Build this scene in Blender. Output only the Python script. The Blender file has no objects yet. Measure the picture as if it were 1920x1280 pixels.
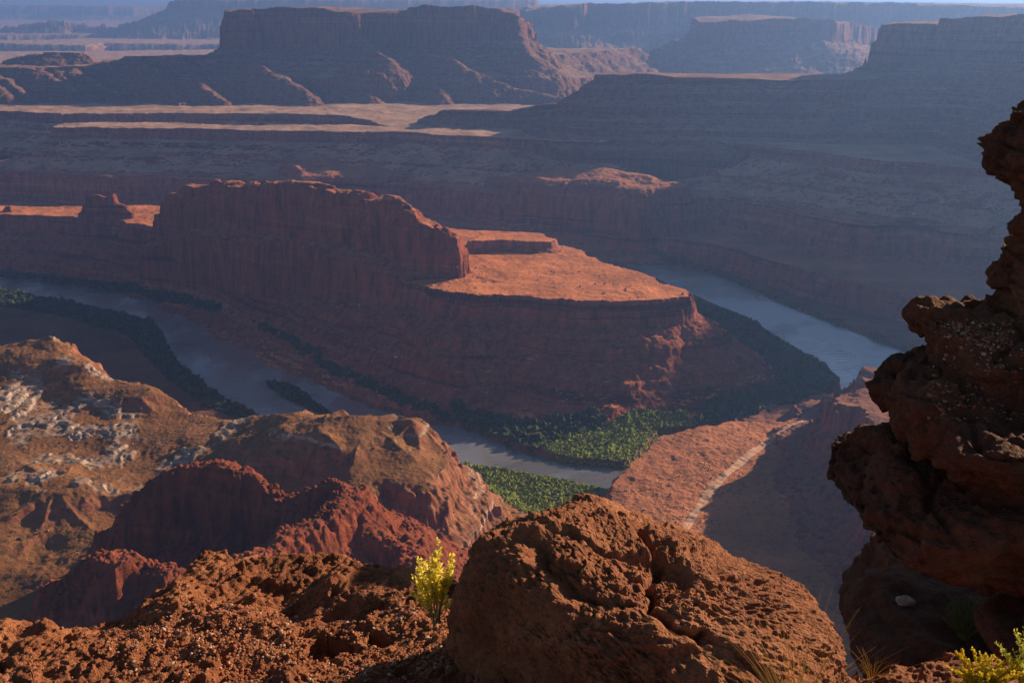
import bpy, math, random
import numpy as np
RES = 1.0            # terrain resolution factor
rng = np.random.default_rng(7)
random.seed(7)
R = math.radians
F = 1866.7; HV = 3.0                       # focal length in photo pixels, row of the horizon
PITCH = math.atan((640 - HV) / F)
CP, SP = math.cos(PITCH), math.sin(PITCH)
SUN_AZ, SUN_EL = 56.0, 20.0                # right of the view axis / above the horizon
f32 = np.float32

# ---------------------------------------------------------------- scene basics
sc = bpy.context.scene
COL = sc.collection

def tag(o, label=None, cat=None, group=None, kind=None):
    if label: o['label'] = label
    if cat: o['category'] = cat
    if group: o['group'] = group
    if kind: o['kind'] = kind
    return o

def ray(u, v):
    a = (u - 960) / F; b = -(v - 640) / F
    return np.array([a, CP + b * SP, -SP + b * CP])     # x, y(forward), z

def Pz(u, v, z):            # point of the photo lying at elevation z
    d = ray(u, v); k = z / d[2]
    return (d[0] * k, d[1] * k, z)

def PY(u, v, Y):            # point of the photo lying at forward distance Y
    d = ray(u, v); k = Y / d[1]
    return (d[0] * k, Y, d[2] * k)

def proj(x, y, z):
    dep = y * CP - z * SP
    up = y * SP + z * CP
    return 960 + F * x / dep, 640 - F * up / dep

# ---------------------------------------------------------------- noise
_p = np.random.default_rng(3).permutation(256).astype(np.int32)
PERM = np.concatenate([_p, _p, _p])
_g = np.random.default_rng(4).uniform(0, 2 * math.pi, 256)
GX, GY = np.cos(_g).astype(f32), np.sin(_g).astype(f32)
_g3 = np.random.default_rng(5).normal(size=(256, 3)); _g3 /= np.linalg.norm(_g3, axis=1)[:, None]
G3 = _g3.astype(f32)

def pn(x, y, s, seed=0):
    x = x / s + seed * 17.31; y = y / s - seed * 9.77
    xi = np.floor(x); yi = np.floor(y)
    fx = (x - xi).astype(f32); fy = (y - yi).astype(f32)
    xi = xi.astype(np.int32) & 255; yi = yi.astype(np.int32) & 255
    u = fx * fx * fx * (fx * (fx * 6 - 15) + 10); v = fy * fy * fy * (fy * (fy * 6 - 15) + 10)
    def g(ix, iy, dx, dy):
        h = PERM[PERM[ix] + iy]
        return GX[h] * dx + GY[h] * dy
    a = g(xi, yi, fx, fy); b = g(xi + 1, yi, fx - 1, fy)
    c = g(xi, yi + 1, fx, fy - 1); d = g(xi + 1, yi + 1, fx - 1, fy - 1)
    ab = a + u * (b - a); cd = c + u * (d - c)
    return (ab + v * (cd - ab)) * 1.4

def fbm(x, y, s, o=4, seed=0, gain=.5):
    r = 0; a = 1
    for i in range(o):
        r = r + a * pn(x, y, s / 2 ** i, seed + i); a *= gain
    return r

def ridge(x, y, s, o=3, seed=0, gain=.5):
    r = 0; a = 1; t = 0
    for i in range(o):
        r = r + a * (1 - 2 * np.abs(pn(x, y, s / 2 ** i, seed + i))); t += a; a *= gain
    return r / t

def pn3(p, s, seed=0):
    q = p / s + np.array([seed * 7.13, seed * -3.7, seed * 5.9], dtype=f32)
    i = np.floor(q); fr = (q - i).astype(f32); i = i.astype(np.int32) & 255
    w = fr * fr * fr * (fr * (fr * 6 - 15) + 10)
    r = 0
    for dx in (0, 1):
        for dy in (0, 1):
            for dz in (0, 1):
                h = PERM[PERM[PERM[i[:, 0] + dx] + i[:, 1] + dy] + i[:, 2] + dz]
                g = G3[h]
                dot = g[:, 0] * (fr[:, 0] - dx) + g[:, 1] * (fr[:, 1] - dy) + g[:, 2] * (fr[:, 2] - dz)
                ww = (w[:, 0] if dx else 1 - w[:, 0]) * (w[:, 1] if dy else 1 - w[:, 1]) * (w[:, 2] if dz else 1 - w[:, 2])
                r = r + ww * dot
    return r * 1.5

def fbm3(p, s, o=4, seed=0, gain=.5):
    r = 0; a = 1
    for i in range(o):
        r = r + a * pn3(p, s / 2 ** i, seed + i); a *= gain
    return r

def worley3(p, s, seed=0):
    q = p / s + seed * 3.3
    i = np.floor(q).astype(np.int32); fr = (q - i).astype(f32)
    best = np.full(len(q), 9., f32)
    for dx in (-1, 0, 1):
        for dy in (-1, 0, 1):
            for dz in (-1, 0, 1):
                h = PERM[PERM[PERM[(i[:, 0] + dx) & 255] + ((i[:, 1] + dy) & 255)] + ((i[:, 2] + dz) & 255)]
                g = G3[h] * .45 + .5
                d = (g[:, 0] + dx - fr[:, 0]) ** 2 + (g[:, 1] + dy - fr[:, 1]) ** 2 + (g[:, 2] + dz - fr[:, 2]) ** 2
                np.minimum(best, d, out=best)
    return np.sqrt(best)

def smooth(a, b, x):
    t = np.clip((x - a) / (b - a), 0, 1); return t * t * (3 - 2 * t)

# ---------------------------------------------------------------- plan-view distance tools
def seg_all(X, Y, pts, closed):
    """distance to a polyline, parameter of the nearest point and inside flag"""
    n = len(pts); best = np.full(X.shape, 1e18, f32); val = np.zeros(X.shape, f32); ins = np.zeros(X.shape, bool)
    for k in range(n if closed else n - 1):
        x0, y0, z0 = pts[k]; x1, y1, z1 = pts[(k + 1) % n]
        dx, dy = x1 - x0, y1 - y0; L = dx * dx + dy * dy + 1e-9
        t = np.clip(((X - x0) * dx + (Y - y0) * dy) / L, 0, 1)
        d = (X - x0 - t * dx) ** 2 + (Y - y0 - t * dy) ** 2
        m = d < best
        best[m] = d[m]; val[m] = (z0 + t * (z1 - z0))[m]
        if closed and y0 != y1:
            ins ^= ((y0 > Y) != (y1 > Y)) & (X < (x1 - x0) * (Y - y0) / (y1 - y0) + x0)
    d = np.sqrt(best)
    if closed: d = np.where(ins, -d, d)
    return d, val

def feature(h, idm, X, Y, Xw, Yw, fid, pts, prof, closed=True, top=None, nd=None, rough=1.0, extra=()):
    """raise the ground to a landform: rim points with their elevation, profile = (distance out, drop)"""
    pd = np.array([p[0] for p in prof], f32); pz = np.array([p[1] for p in prof], f32)
    reach = pd[-1] + 80
    pd = np.append(pd, [pd[-1] + 8, pd[-1] + 80]).astype(f32); pz = np.append(pz, [pz[-1] + 90, pz[-1] + 900]).astype(f32)
    xs = [p[0] for p in pts]; ys = [p[1] for p in pts]
    m = (X > min(xs) - reach) & (X < max(xs) + reach) & (Y > min(ys) - reach) & (Y < max(ys) + reach)
    if not m.any(): return
    x, y = Xw[m], Yw[m]
    d, val = seg_all(x, y, pts, closed)
    if nd is not None: d = d + nd[m]
    # elevation of the top: inverse-distance blend of rim points and control points
    if closed:
        num = 0; den = 0
        for (a, b, c) in list(pts) + list(extra):
            w = 1 / ((x - a) ** 2 + (y - b) ** 2 + 400.) ** 1.2
            num = num + w * c; den = den + w
        zt = num / den
        val = np.where(d < 0, zt, val * np.clip(1 - d / 1e9, 0, 1)) if False else zt
    drop = np.interp(d, pd, pz).astype(f32)
    z = val - drop
    if top is not None: z = z + top[m] * smooth(6, -14, d)
    hm = h[m]; im = idm[m]
    g = z > hm
    hm[g] = z[g]; im[g] = fid
    h[m] = hm; idm[m] = im

WATER = -560.0
# ---- traced landforms (photo pixels + elevation -> world points)
def rim(lst): return [Pz(*a) for a in lst]
def rimY(lst): return [PY(*a) for a in lst]

RIVER = rim([(-900, 500, WATER), (-400, 507, WATER), (0, 519, WATER), (250, 550, WATER), (420, 597, WATER), (520, 642, WATER), (620, 702, WATER), (740, 754, WATER),
             (870, 804, WATER), (960, 839, WATER), (1060, 868, WATER), (1172, 880, WATER), (1215, 838, WATER), (1240, 814, WATER), (1350, 800, WATER),
             (1450, 795, WATER), (1540, 766, WATER), (1576, 725, WATER), (1552, 690, WATER), (1480, 650, WATER), (1400, 598, WATER), (1300, 556, WATER),
             (1220, 520, WATER), (1130, 485, WATER), (1000, 466, WATER), (700, 462, WATER), (300, 466, WATER), (-900, 455, WATER),
             (-900, 449, WATER), (300, 458, WATER), (700, 451, WATER), (950, 452, WATER), (1100, 462, WATER), (1200, 478, WATER), (1280, 497, WATER), (1380, 530, WATER), (1480, 576, WATER),
             (1600, 622, WATER), (1700, 662, WATER), (1800, 720, WATER), (1700, 820, WATER), (1500, 880, WATER), (1300, 900, WATER), (1230, 960, WATER), (1145, 927, WATER), (1000, 897, WATER),
             (880, 876, WATER), (700, 850, WATER), (560, 815, WATER), (480, 784, WATER), (400, 738, WATER), (340, 690, WATER), (285, 605, WATER),
             (150, 577, WATER), (0, 546, WATER), (-400, 532, WATER), (-900, 522, WATER)])
ISLAND = rim([(500, 713, WATER), (545, 720, WATER), (590, 752, WATER), (612, 770, WATER), (590, 772, WATER), (530, 742, WATER), (503, 724, WATER)])
BAR = rim([(585, 770, WATER), (612, 766, WATER), (650, 785, WATER), (690, 806, WATER), (640, 806, WATER)])

zw = -330
BENCH = rim([(-900, 212, zw), (-300, 208, zw), (0, 208, zw), (110, 213, zw), (330, 212, zw), (480, 213, zw), (640, 216, zw), (690, 226, zw), (735, 238, zw),
             (640, 234, zw), (450, 236, zw), (330, 231, zw), (200, 229, zw), (115, 232, zw), (98, 238, zw), (200, 240, zw), (370, 242, zw), (560, 246, zw),
             (740, 248, zw), (900, 256, zw), (1040, 264, zw), (1130, 267, zw), (1150, 256, zw), (1220, 252, zw), (1300, 262, zw), (1460, 276, zw), (1560, 288, zw), (1660, 303, zw), (1760, 308, zw),
             (1840, 316, zw), (2000, 325, zw), (2300, 360, zw), (3200, 420, zw)]) + [(9000, 3000, zw), (70000, 70000, zw), (-70000, 70000, zw), (-9000, 5000, zw)]
INNER = rim([(-900, 428, -500), (-300, 430, -505), (300, 430, -505), (700, 426, -505), (900, 425, -505), (1090, 433, -505), (1265, 447, -505), (1330, 455, -505), (1400, 474, -505), (1500, 503, -505),
             (1600, 528, -505), (1740, 562, -505), (1860, 596, -505), (2200, 680, -505), (2900, 800, -505)]) + [(3500, 3000, -500), (-3000, 3400, -500)]
DOME1 = rimY([(545, 304, 2610), (600, 292, 2640), (700, 297, 2640), (762, 322, 2560), (700, 333, 2530), (640, 322, 2560), (580, 330, 2545)])
DOME2 = rimY([(900, 330, 2500), (1000, 322, 2500), (1090, 318, 2420), (1130, 312, 2400), (1200, 325, 2350), (1268, 341, 2280), (1200, 352, 2240), (1140, 336, 2300), (1040, 338, 2340)])
RIDGE_B = rimY([(1118, 140, 2705), (1200, 139, 2700), (1300, 145, 2690), (1470, 151, 2670), (1600, 150, 2640), (1700, 140, 2640), (2100, 130, 2600), (2600, 120, 2600), (2600, 118, 3100), (1600, 140, 2860), (1300, 139, 2880), (1160, 136, 2850)])
SHOULDER = rimY([(790, 222, 2880), (835, 205, 2840), (900, 206, 2830), (960, 206, 2820), (1040, 192, 2800), (1075, 175, 2790), (1118, 150, 2780)])
TOWERS = rimY([(1645, 48, 2900), (1700, 45, 2840), (1745, 44, 2790), (1757, 52, 2830), (1764, 50, 2840), (1772, 33, 2760), (1840, 29, 2700), (1920, 26, 2650)]) + [(1340, 2330, 0), (1345, 2135, 0), (1500, 2110, 0), (1800, 2000, 0), (2600, 2300, -30)] + rimY([(2600, 22, 3200), (1900, 26, 3150), (1700, 40, 3050)])  # plain world points: unseen extension added to shade the peninsula tip
PROM = rimY([(1900, 1120, 640), (1800, 1050, 700), (1715, 960, 780), (1680, 880, 862), (1640, 800, 960), (1576, 737, 1085), (1640, 731, 1080), (1740, 735, 1040), (1800, 760, 980), (1960, 800, 900), (2300, 900, 760), (3000, 1000, 640), (3000, 500, 1300), (2200, 600, 1300), (1900, 650, 1260), (1780, 668, 1250), (1735, 684, 1240), (1680, 695, 1230), (1610, 718, 1210)])
FLATS = rim([(1148, 934, -507), (1152, 905, -505), (1190, 869, -505), (1232, 817, -505), (1300, 803, -505), (1400, 791, -505), (1510, 784, -505), (1700, 770, -505), (2300, 760, -500),
             (2600, 1200, -500), (1500, 1290, -470), (1250, 1290, -480), (1160, 1000, -505)])
NEARB = rimY([(-900, 560, 1500), (-300, 610, 1250), (0, 652, 1165), (60, 640, 1165), (118, 634, 1165), (150, 668, 1120), (258, 722, 1090), (320, 762, 1045), (400, 790, 1010), (440, 786, 1005), (500, 784, 1000),
              (560, 790, 985), (640, 806, 965), (720, 803, 960), (790, 812, 950), (822, 836, 925), (835, 865, 890), (800, 920, 830), (700, 915, 835), (640, 960, 790), (560, 1090, 640), (700, 1200, 520)]) + [(300, 300, -430), (-300, 100, -430), (-1800, 300, -430)]
NB_X = rim([(100, 760, -437), (300, 800, -440), (100, 880, -446), (300, 880, -450), (60, 960, -462), (200, 1010, -470), (60, 1060, -475), (-200, 900, -450), (500, 1000, -470), (0, 1150, -480)])
KNOB = rimY([(225, 990, 745), (262, 935, 745), (300, 900, 742), (345, 876, 740), (410, 866, 738), (470, 876, 735), (505, 905, 725), (540, 932, 715), (585, 925, 705), (625, 912, 700), (655, 925, 690), (678, 975, 670), (720, 1012, 655), (780, 1055, 640)])
KNOB_S = rimY([(640, 925, 690), (615, 955, 668), (575, 985, 645), (520, 1015, 618), (460, 1050, 592), (380, 1085, 570)])
KNOB2 = rimY([(80, 1110, 610), (130, 1075, 620), (180, 1045, 625), (215, 1040, 628), (260, 1055, 630), (300, 1075, 620)])
PEN = [Pz(1296, 553, -420), Pz(1240, 560, -420), Pz(1150, 564, -420), Pz(1060, 562, -420), Pz(980, 553, -420), Pz(900, 553, -420), Pz(840, 546, -423), Pz(780, 535, -429), Pz(650, 516, -441),
       PY(560, 483, 1745), PY(400, 443, 1960), PY(300, 427, 2060), PY(200, 413, 2130), Pz(85, 404, -450), Pz(0, 402, -450), Pz(-400, 400, -450), Pz(-1200, 395, -450),
       Pz(-1200, 375, -450), Pz(0, 385, -450), Pz(240, 385, -440), PY(450, 380, 2260), PY(640, 390, 2140), Pz(800, 422, -420), Pz(880, 432, -418), Pz(1000, 437, -418), Pz(1040, 458, -420), Pz(1085, 468, -420),
       Pz(1130, 490, -420), Pz(1190, 512, -420), Pz(1240, 532, -420), Pz(1290, 546, -420)]
MOUND = rim([(885, 452, -404), (905, 441, -402), (960, 436, -400), (1010, 439, -402), (1038, 449, -404), (1036, 455, -405), (985, 456, -405), (930, 452, -405)])
BUTTE_N = [(302, 392, 1975), (318, 365, 1960), (345, 343, 1945), (400, 343, 1890), (436, 352, 1850), (478, 352, 1810), (500, 346, 1790), (545, 343, 1760), (590, 352, 1725), (625, 362, 1700), (665, 372, 1670),
           (700, 370, 1640), (738, 374, 1618), (757, 385, 1605), (775, 400, 1595), (800, 410, 1588), (812, 440, 1580), (845, 448, 1572), (860, 472, 1566)]
BUTTE = rimY(BUTTE_N) + [(PY(u, v, y)[0] + 8, y + 26 + (1975 - y) * .02, PY(u, v, y)[2]) for (u, v, y) in reversed(BUTTE_N)]
SPIRES = rimY([(150, 398, 2150), (168, 366, 2150), (182, 364, 2150), (196, 372, 2150), (207, 361, 2148), (214, 380, 2145), (238, 396, 2140)])
STUBS = rimY([(2, 390, 2230), (14, 389, 2230)])
M1 = rimY([(431, 22, 3890), (470, 20, 3860), (478, 17, 3900), (520, 13, 3870), (600, 15, 3850), (650, 21, 3840), (667, 27, 3850), (676, 28, 3930), (735, 24, 3920), (741, 27, 3910), (748, 24, 3960), (768, 12, 3960), (800, 8, 3930), (880, 9, 3920),
           (930, 16, 3940), (960, 24, 3920), (974, 32, 3905), (985, 40, 3960), (990, 45, 4100), (960, 15, 4500), (600, 13, 4400), (434, 20, 4100)])
M1B = rimY([(-700, 135, 3800), (-200, 126, 3850), (0, 127, 3850), (50, 128, 3800), (90, 127, 3850), (150, 126, 3840), (205, 118, 3830), (240, 105, 3830), (300, 104, 3800), (350, 107, 3850), (420, 102, 3900), (440, 101, 3760), (470, 113, 3730), (500, 120, 3860),
            (600, 106, 3830), (700, 105, 3820), (800, 104, 3760), (830, 107, 3740), (850, 116, 3740), (880, 125, 3780), (980, 110, 4100), (1200, 90, 4800), (700, 80, 4700), (450, 101, 3990), (300, 105, 3930), (100, 126, 3960), (-700, 133, 3960)])
SPURS = [rimY([(440, 101, 3770), (500, 128, 3710), (545, 152, 3660), (588, 186, 3600)]), rimY([(310, 106, 3810), (345, 128, 3740), (385, 160, 3660), (415, 186, 3600)]), rimY([(330, 110, 3810), (380, 135, 3750), (440, 175, 3650)]),
         rimY([(845, 108, 3750), (880, 130, 3720), (930, 152, 3700), (1000, 172, 3680), (1060, 186, 3600)]), rimY([(60, 128, 3820), (110, 150, 3740), (150, 175, 3640)]), rimY([(840, 120, 3750), (815, 150, 3690), (830, 180, 3610)]),
         rimY([(130, 128, 3820), (170, 152, 3740), (230, 180, 3620)]), rimY([(0, 140, 3780), (30, 165, 3690), (60, 185, 3620)]),
         rimY([(262, 108, 3800), (288, 130, 3750), (318, 158, 3680), (345, 186, 3620)]), rimY([(200, 120, 3830), (232, 150, 3740), (262, 182, 3630)]), rimY([(100, 130, 3830), (140, 158, 3720), (196, 188, 3620)]), rimY([(-40, 135, 3800), (-10, 160, 3700), (20, 186, 3620)]), rimY([(620, 108, 3830), (640, 140, 3740), (700, 182, 3630)]),
         rimY([(672, 60, 3870), (690, 86, 3840), (715, 102, 3820)]), rimY([(975, 60, 3900), (985, 90, 3890), (1010, 110, 3880)])]
SPURS2 = []
for s_ in SPURS:
    SPURS2.append([(a * k / b, k, c * k / b) for (a, b, c), k in zip(s_, [s_[i][1] - (10, 85, 140, 180)[min(i, 3)] for i in range(len(s_))])])
HILL_A = rimY([(20, 112, 4300), (60, 103, 4300), (90, 98, 4300), (150, 99, 4300), (165, 108, 4300)])
M2 = rimY([(985, 20, 6954), (1020, 14, 6832), (1070, 14, 6588), (1100, 6, 6710), (1200, 6, 6710), (1300, 4, 6832), (1420, 5, 6710), (1520, 4, 6710), (1560, 6, 6466), (1700, 6, 6466), (1740, 10, 6222), (1900, 14, 5978), (2300, 14, 5612), (2300, 10, 8540), (1000, 12, 8540)])
M2B = rimY([(1318, 42, 5000), (1380, 38, 4950), (1500, 35, 4950), (1560, 36, 4950), (1572, 46, 5000), (1640, 50, 5300), (1400, 28, 5500), (1300, 32, 5400)])
M3 = rimY([(322, 3, 10500), (338, -1, 10400), (400, -2, 10300), (600, -2, 10200), (850, 0, 10200), (1000, 0, 10500), (1000, -1, 13000), (345, 0, 12500)])
M3B = rimY([(10, 48, 11500), (70, 43, 11500), (95, 36, 11500), (130, 37, 11500), (150, 43, 11500), (230, 45, 11300), (260, 38, 11000), (300, 22, 10700), (330, 10, 10500)])
FARP = rimY([(-2500, 8, 22000), (-200, 10, 21000), (100, 11, 20000), (180, 12, 19000), (250, 14, 19000), (300, 12, 20000), (330, 9, 23000), (600, 6, 24000), (1300, 6, 22000), (1700, 6, 20000), (2600, 8, 20000)]) + [(60000, 58000, -150), (-60000, 58000, -150)]
SHADOW_MESA = [(950, 760, -60), (1060, 1100, -50), (1185, 1365, -40), (1318, 1605, -40), (1440, 1840, -40), (2300, 1800, -20), (4500, 1900, -10), (4500, -500, -10), (1100, -400, -20), (760, 260, -40), (780, 520, -40)]  # unseen mesa, rim shaped so its shadow falls across the flats
CANYONS = [rim([(-300, 165, zw), (0, 152, zw), (60, 150, zw), (60, 146, zw), (-300, 152, zw)]),
           rim([(-400, 98, zw), (0, 96, zw), (180, 97, zw), (420, 92, zw), (430, 84, zw), (200, 81, zw), (150, 86, zw), (0, 82, zw), (-400, 82, zw)]),
           rim([(-400, 78, zw), (0, 75, zw), (80, 75, zw), (180, 71, zw), (340, 70, zw), (300, 63, zw), (150, 65, zw), (-400, 67, zw)]),
           rim([(-500, 59, zw), (60, 58, zw), (200, 56, zw), (210, 53, zw), (-500, 54, zw)])]

PALE = [rim([(u, v, -437) for u, v in q]) for q in (
    [(-80, 748), (0, 742), (60, 740), (130, 762), (200, 765), (262, 790), (275, 815), (340, 835), (415, 850), (400, 872), (330, 866), (290, 880), (200, 850), (160, 868), (90, 862), (0, 868), (-80, 880)],
    [(402, 802), (440, 788), (492, 783), (500, 792), (455, 806), (440, 830), (405, 840)], [(95, 700), (150, 708), (255, 722), (262, 738), (200, 742), (110, 730)], [(-60, 880), (40, 876), (160, 890), (260, 880), (330, 890), (280, 905), (120, 912), (-60, 905)],
    [(735, 830), (752, 826), (760, 870), (745, 880)])]
def pale_mask(X, Y):
    out = np.zeros(X.shape, f32)
    m = (X > -900) & (X < 0) & (Y > 700) & (Y < 1300)
    if not m.any(): return out
    x = X[m] + 14 * pn(X[m], Y[m], 30, 102) + 5 * pn(X[m], Y[m], 9, 103); y_ = Y[m] + 14 * pn(X[m], Y[m], 30, 104) + 6 * pn(X[m], Y[m], 9, 105)
    v = np.zeros(x.shape, f32)
    for P in PALE:
        d, _ = seg_all(x, y_, P, True); v = np.maximum(v, smooth(4, -5, d))
    out[m] = v * smooth(-.25, .12, fbm(X[m], Y[m], 45, 3, 106)); return out

def terrain(X, Y):
    X = X.astype(f32); Y = Y.astype(f32)
    far = smooth(2600, 5200, Y)
    big = (1 + 1.5 * far)
    wa = fbm(X, Y, 150, 2, 1); wb = fbm(X, Y, 150, 2, 5)
    wc = fbm(X, Y, 34, 3, 9); wd = fbm(X, Y, 34, 3, 13)
    Xw = X + big * (13 * wa + 6 * wc); Yw = Y + big * (13 * wb + 6 * wd)
    flute = ridge(X, Y, 17, 2, 21)
    nd = (-2.4 * flute + 1.2 * pn(X, Y, 5, 24)) * (1 + 1.2 * far)
    h = (-553.5 + 2.0 * fbm(X, Y, 60, 3, 30)).astype(f32)
    idm = np.zeros(X.shape, np.int8)
    top = (2.2 * fbm(X, Y, 90, 3, 41) + .5 * pn(X, Y, 9, 45)).astype(f32)
    ctop = 10 * (smooth(-.06, .06, pn(X, Y, 48, 46)) - .5) + 3 * smooth(-.05, .05, pn(X, Y, 29, 49)) + 1.2 * ridge(X, Y, 16, 2, 47) - 1.5 * np.abs(pn(X, Y, 7, 48))
    # valley floor along the river
    m = (np.abs(X) < 2600) & (Y > 850) & (Y < 2900)
    dr, _ = seg_all(Xw[m] * .25 + X[m] * .75, Yw[m] * .25 + Y[m] * .75, RIVER, True)
    hh = h[m]; hh = np.where(dr < 4, np.minimum(hh, WATER - 5 + np.clip((dr + 4) / 8, 0, 1) * 7.5), hh)
    di, _ = seg_all(X[m], Y[m], ISLAND, True); hh = np.where(di < 3, np.maximum(hh, WATER + 1.3 - .8 * np.clip(di + 1, 0, 4)), hh)
    di, _ = seg_all(X[m], Y[m], BAR, True); hh = np.where(di < 5, np.maximum(hh, WATER + .9 - .35 * np.clip(di + 2, 0, 7)), hh)
    # tilt of the peninsula's river terrace and bank on the far side
    h[m] = hh
    A = (h, idm, X, Y, Xw, Yw)
    tal = lambda c, z1, z0, s=.62: [(c[0], c[1]), (c[0] + (z1 - c[1]) / s, z1), (c[0] + (z1 - c[1]) / s + 4, z0)]
    feature(*A, 2, INNER, [(0, 0), (2, 8), (5, 12), (9, 40), (14, 44), (30, 56), (40, 75)], nd=nd, top=top)
    feature(*A, 1, BENCH, [(0, 0), (5, 22), (10, 27), (80, 66), (86, 72), (150, 102), (156, 150)], nd=nd + 9 * pn(X, Y, 90, 33), top=top)
    feature(*A, 2, [(a, b_, c - 98) for a, b_, c in BENCH], [(150, 0), (164, 3), (176, 10), (184, 26), (188, 30), (198, 62), (203, 66), (260, 98), (330, 126), (340, 200)], nd=nd * 1.4 + 42 * pn(X, Y, 260, 34) + 22 * pn(X, Y, 105, 35), top=top)
    feature(*A, 2, DOME1, [(0, 0), (10, 3), (24, 10), (34, 30), (40, 60)], nd=nd * 2, top=top * 2)
    feature(*A, 2, DOME2, [(0, 0), (10, 3), (24, 10), (34, 30), (40, 60)], nd=nd * 2, top=top * 2)
    feature(*A, 3, RIDGE_B, [(0, 0), (4, 13), (40, 36), (44, 50), (90, 75), (95, 86), (160, 122), (164, 130), (240, 165), (250, 190)], nd=nd, top=top)
    feature(*A, 3, SHOULDER, [(0, 0), (10, 3), (14, 12), (70, 45), (74, 80)], closed=False, nd=nd)
    feature(*A, 4, TOWERS, [(0, 0), (6, 40), (10, 44), (20, 105), (26, 112), (90, 150), (96, 160), (200, 215), (205, 225), (330, 300), (340, 400)], nd=nd * 2.2, top=top)
    feature(*A, 5, PROM, [(0, 0), (5, 14), (9, 34), (22, 41), (26, 55), (60, 68), (66, 74), (105, 86), (150, 100), (154, 160)], nd=nd * 2.6 + 12 * pn(X, Y, 60, 37) - 9 * ridge(X, Y, 34, 3, 40), top=top * 1.5)
    feature(*A, 6, FLATS, [(0, 0), (4, 12), (8, 15), (12, 40), (22, 62)], nd=nd * .7, top=top * 1.2 + 1.2 * ridge(X, Y, 40, 3, 51))
    # near left bench with its hills
    e = smooth(1100, 500, Y)
    hills = 7 * np.maximum(fbm(X, Y, 150, 2, 61), -.3) + 1.8 * ridge(X, Y, 45, 3, 65)
    feature(*A, 7, NEARB, [(0, 0), (4, 6), (12, 14), (16, 26), (40, 42), (44, 58), (70, 72), (75, 88), (150, 128), (155, 200)], nd=nd * 2, top=hills.astype(f32), extra=NB_X)
    lob = ridge(X, Y + .3 * X, 62, 2, 71)
    for (u, v, z, rx, ry, hh_) in ((560, 850, -437, 75, 75, 26), (690, 855, -440, 60, 60, 22), (790, 850, -440, 26, 45, 16), (110, 680, -425, 70, 90, 4), (110, 960, -462, 95, 52, 20), (250, 745, -430, 60, 40, 12)):
        cx, cy, _ = Pz(u, v, z)
        r2 = ((Xw - cx) / rx) ** 2 + ((Yw - cy) / ry) ** 2
        k = (idm == 7) & (r2 < 4)
        an = np.arctan2(Y[k] - cy, X[k] - cx) * 8 + 2.2 * pn(X[k], Y[k], 70, 72)
        sp_ = 1 - np.abs(np.sin(an * .5)) ** .8 * 2
        h[k] += (np.exp(-r2[k] * 1.3) * (hh_ + .34 * hh_ * sp_ * smooth(.05, .8, r2[k])))
    lump = np.zeros(X.shape, f32); k = (Y < 900)
    lump[k] = 6 * (np.abs(pn(X[k], Y[k], 15, 95)) - .3) + 2 * (np.abs(pn(X[k], Y[k], 5.5, 96)) - .3)
    feature(*A, 8, KNOB, [(0, 0), (7, 3), (14, 14), (20, 18), (28, 44), (36, 50), (90, 82), (130, 108), (134, 190)], closed=False, nd=nd * 1.3 + lump)
    feature(*A, 8, KNOB_S, [(0, 0), (6, 2), (14, 10), (20, 20), (60, 46), (90, 70), (94, 120)], closed=False, nd=nd * 1.3 + lump)
    feature(*A, 9, KNOB2, [(0, 0), (6, 3), (14, 16), (20, 22), (30, 50), (60, 75), (100, 105), (104, 190)], closed=False, nd=nd * 1.3 + lump)
    feature(*A, 10, PEN, [(0, 0), (3, 12), (6, 15), (10, 34), (14, 38), (50, 60), (54, 68), (92, 92), (95, 99), (135, 120), (170, 132), (174, 190)], nd=nd * 1.3 + 3 * pn(X, Y, 42, 39), top=top * .7 + 1.6 * ridge(X, Y, 48, 3, 51) - .8)
    feature(*A, 10, MOUND, [(0, 0), (4, 8), (14, 14), (24, 22)], nd=nd, top=top * .6)
    # lit ridges on the terrace at the foot of the peninsula
    feature(*A, 10, rimY([(1205, 742, 1360), (1235, 765, 1325), (1290, 800, 1270)]), [(0, 0), (6, 3), (34, 24), (36, 60)], closed=False)
    feature(*A, 10, rimY([(1120, 790, 1300), (1150, 782, 1300), (1200, 792, 1280)]), [(0, 0), (6, 2), (30, 18), (34, 60)], closed=False)
    feature(*A, 11, BUTTE, [(0, 0), (4, 18), (9, 24), (14, 75), (22, 82), (40, 96), (46, 140)], nd=nd * 1.7 + 9 * pn(X, Y, 55, 38), top=(ctop * .9).astype(f32))
    feature(*A, 11, SPIRES, [(0, 0), (5, 5), (8, 24), (20, 38), (24, 60)], closed=False, nd=nd * 1.5)
    feature(*A, 11, STUBS, [(0, 0), (5, 5), (9, 24), (24, 38), (28, 60)], closed=False, nd=nd)
    feature(*A, 12, M1B, [(0, 0), (5, 8), (60, 38), (66, 46), (140, 88), (146, 96), (260, 160), (420, 200)], nd=nd + 10 * pn(X, Y, 70, 75), top=top * 2)
    feature(*A, 12, HILL_A, [(0, 0), (8, 10), (120, 60), (128, 120)], closed=False, nd=nd * 2)
    for s_ in SPURS2: feature(*A, 12, s_, [(0, 0), (10, 4), (40, 24), (110, 62), (150, 120)], closed=False, nd=nd * 2 + 8 * pn(X, Y, 60, 76))
    feature(*A, 13, M1, [(0, 0), (5, 30), (12, 40), (26, 125), (40, 140), (160, 195), (240, 225), (260, 330)], nd=nd * 1.8, top=top * 2)
    feature(*A, 14, M2, [(0, 0), (30, 120), (50, 130), (200, 190), (210, 210), (420, 300), (460, 400)], nd=nd * 6 + 60 * pn(X, Y, 420, 82), top=top * 3)
    feature(*A, 14, M2B, [(0, 0), (20, 90), (40, 100), (160, 160), (300, 230), (320, 400)], nd=nd * 3, top=top * 2)
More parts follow.
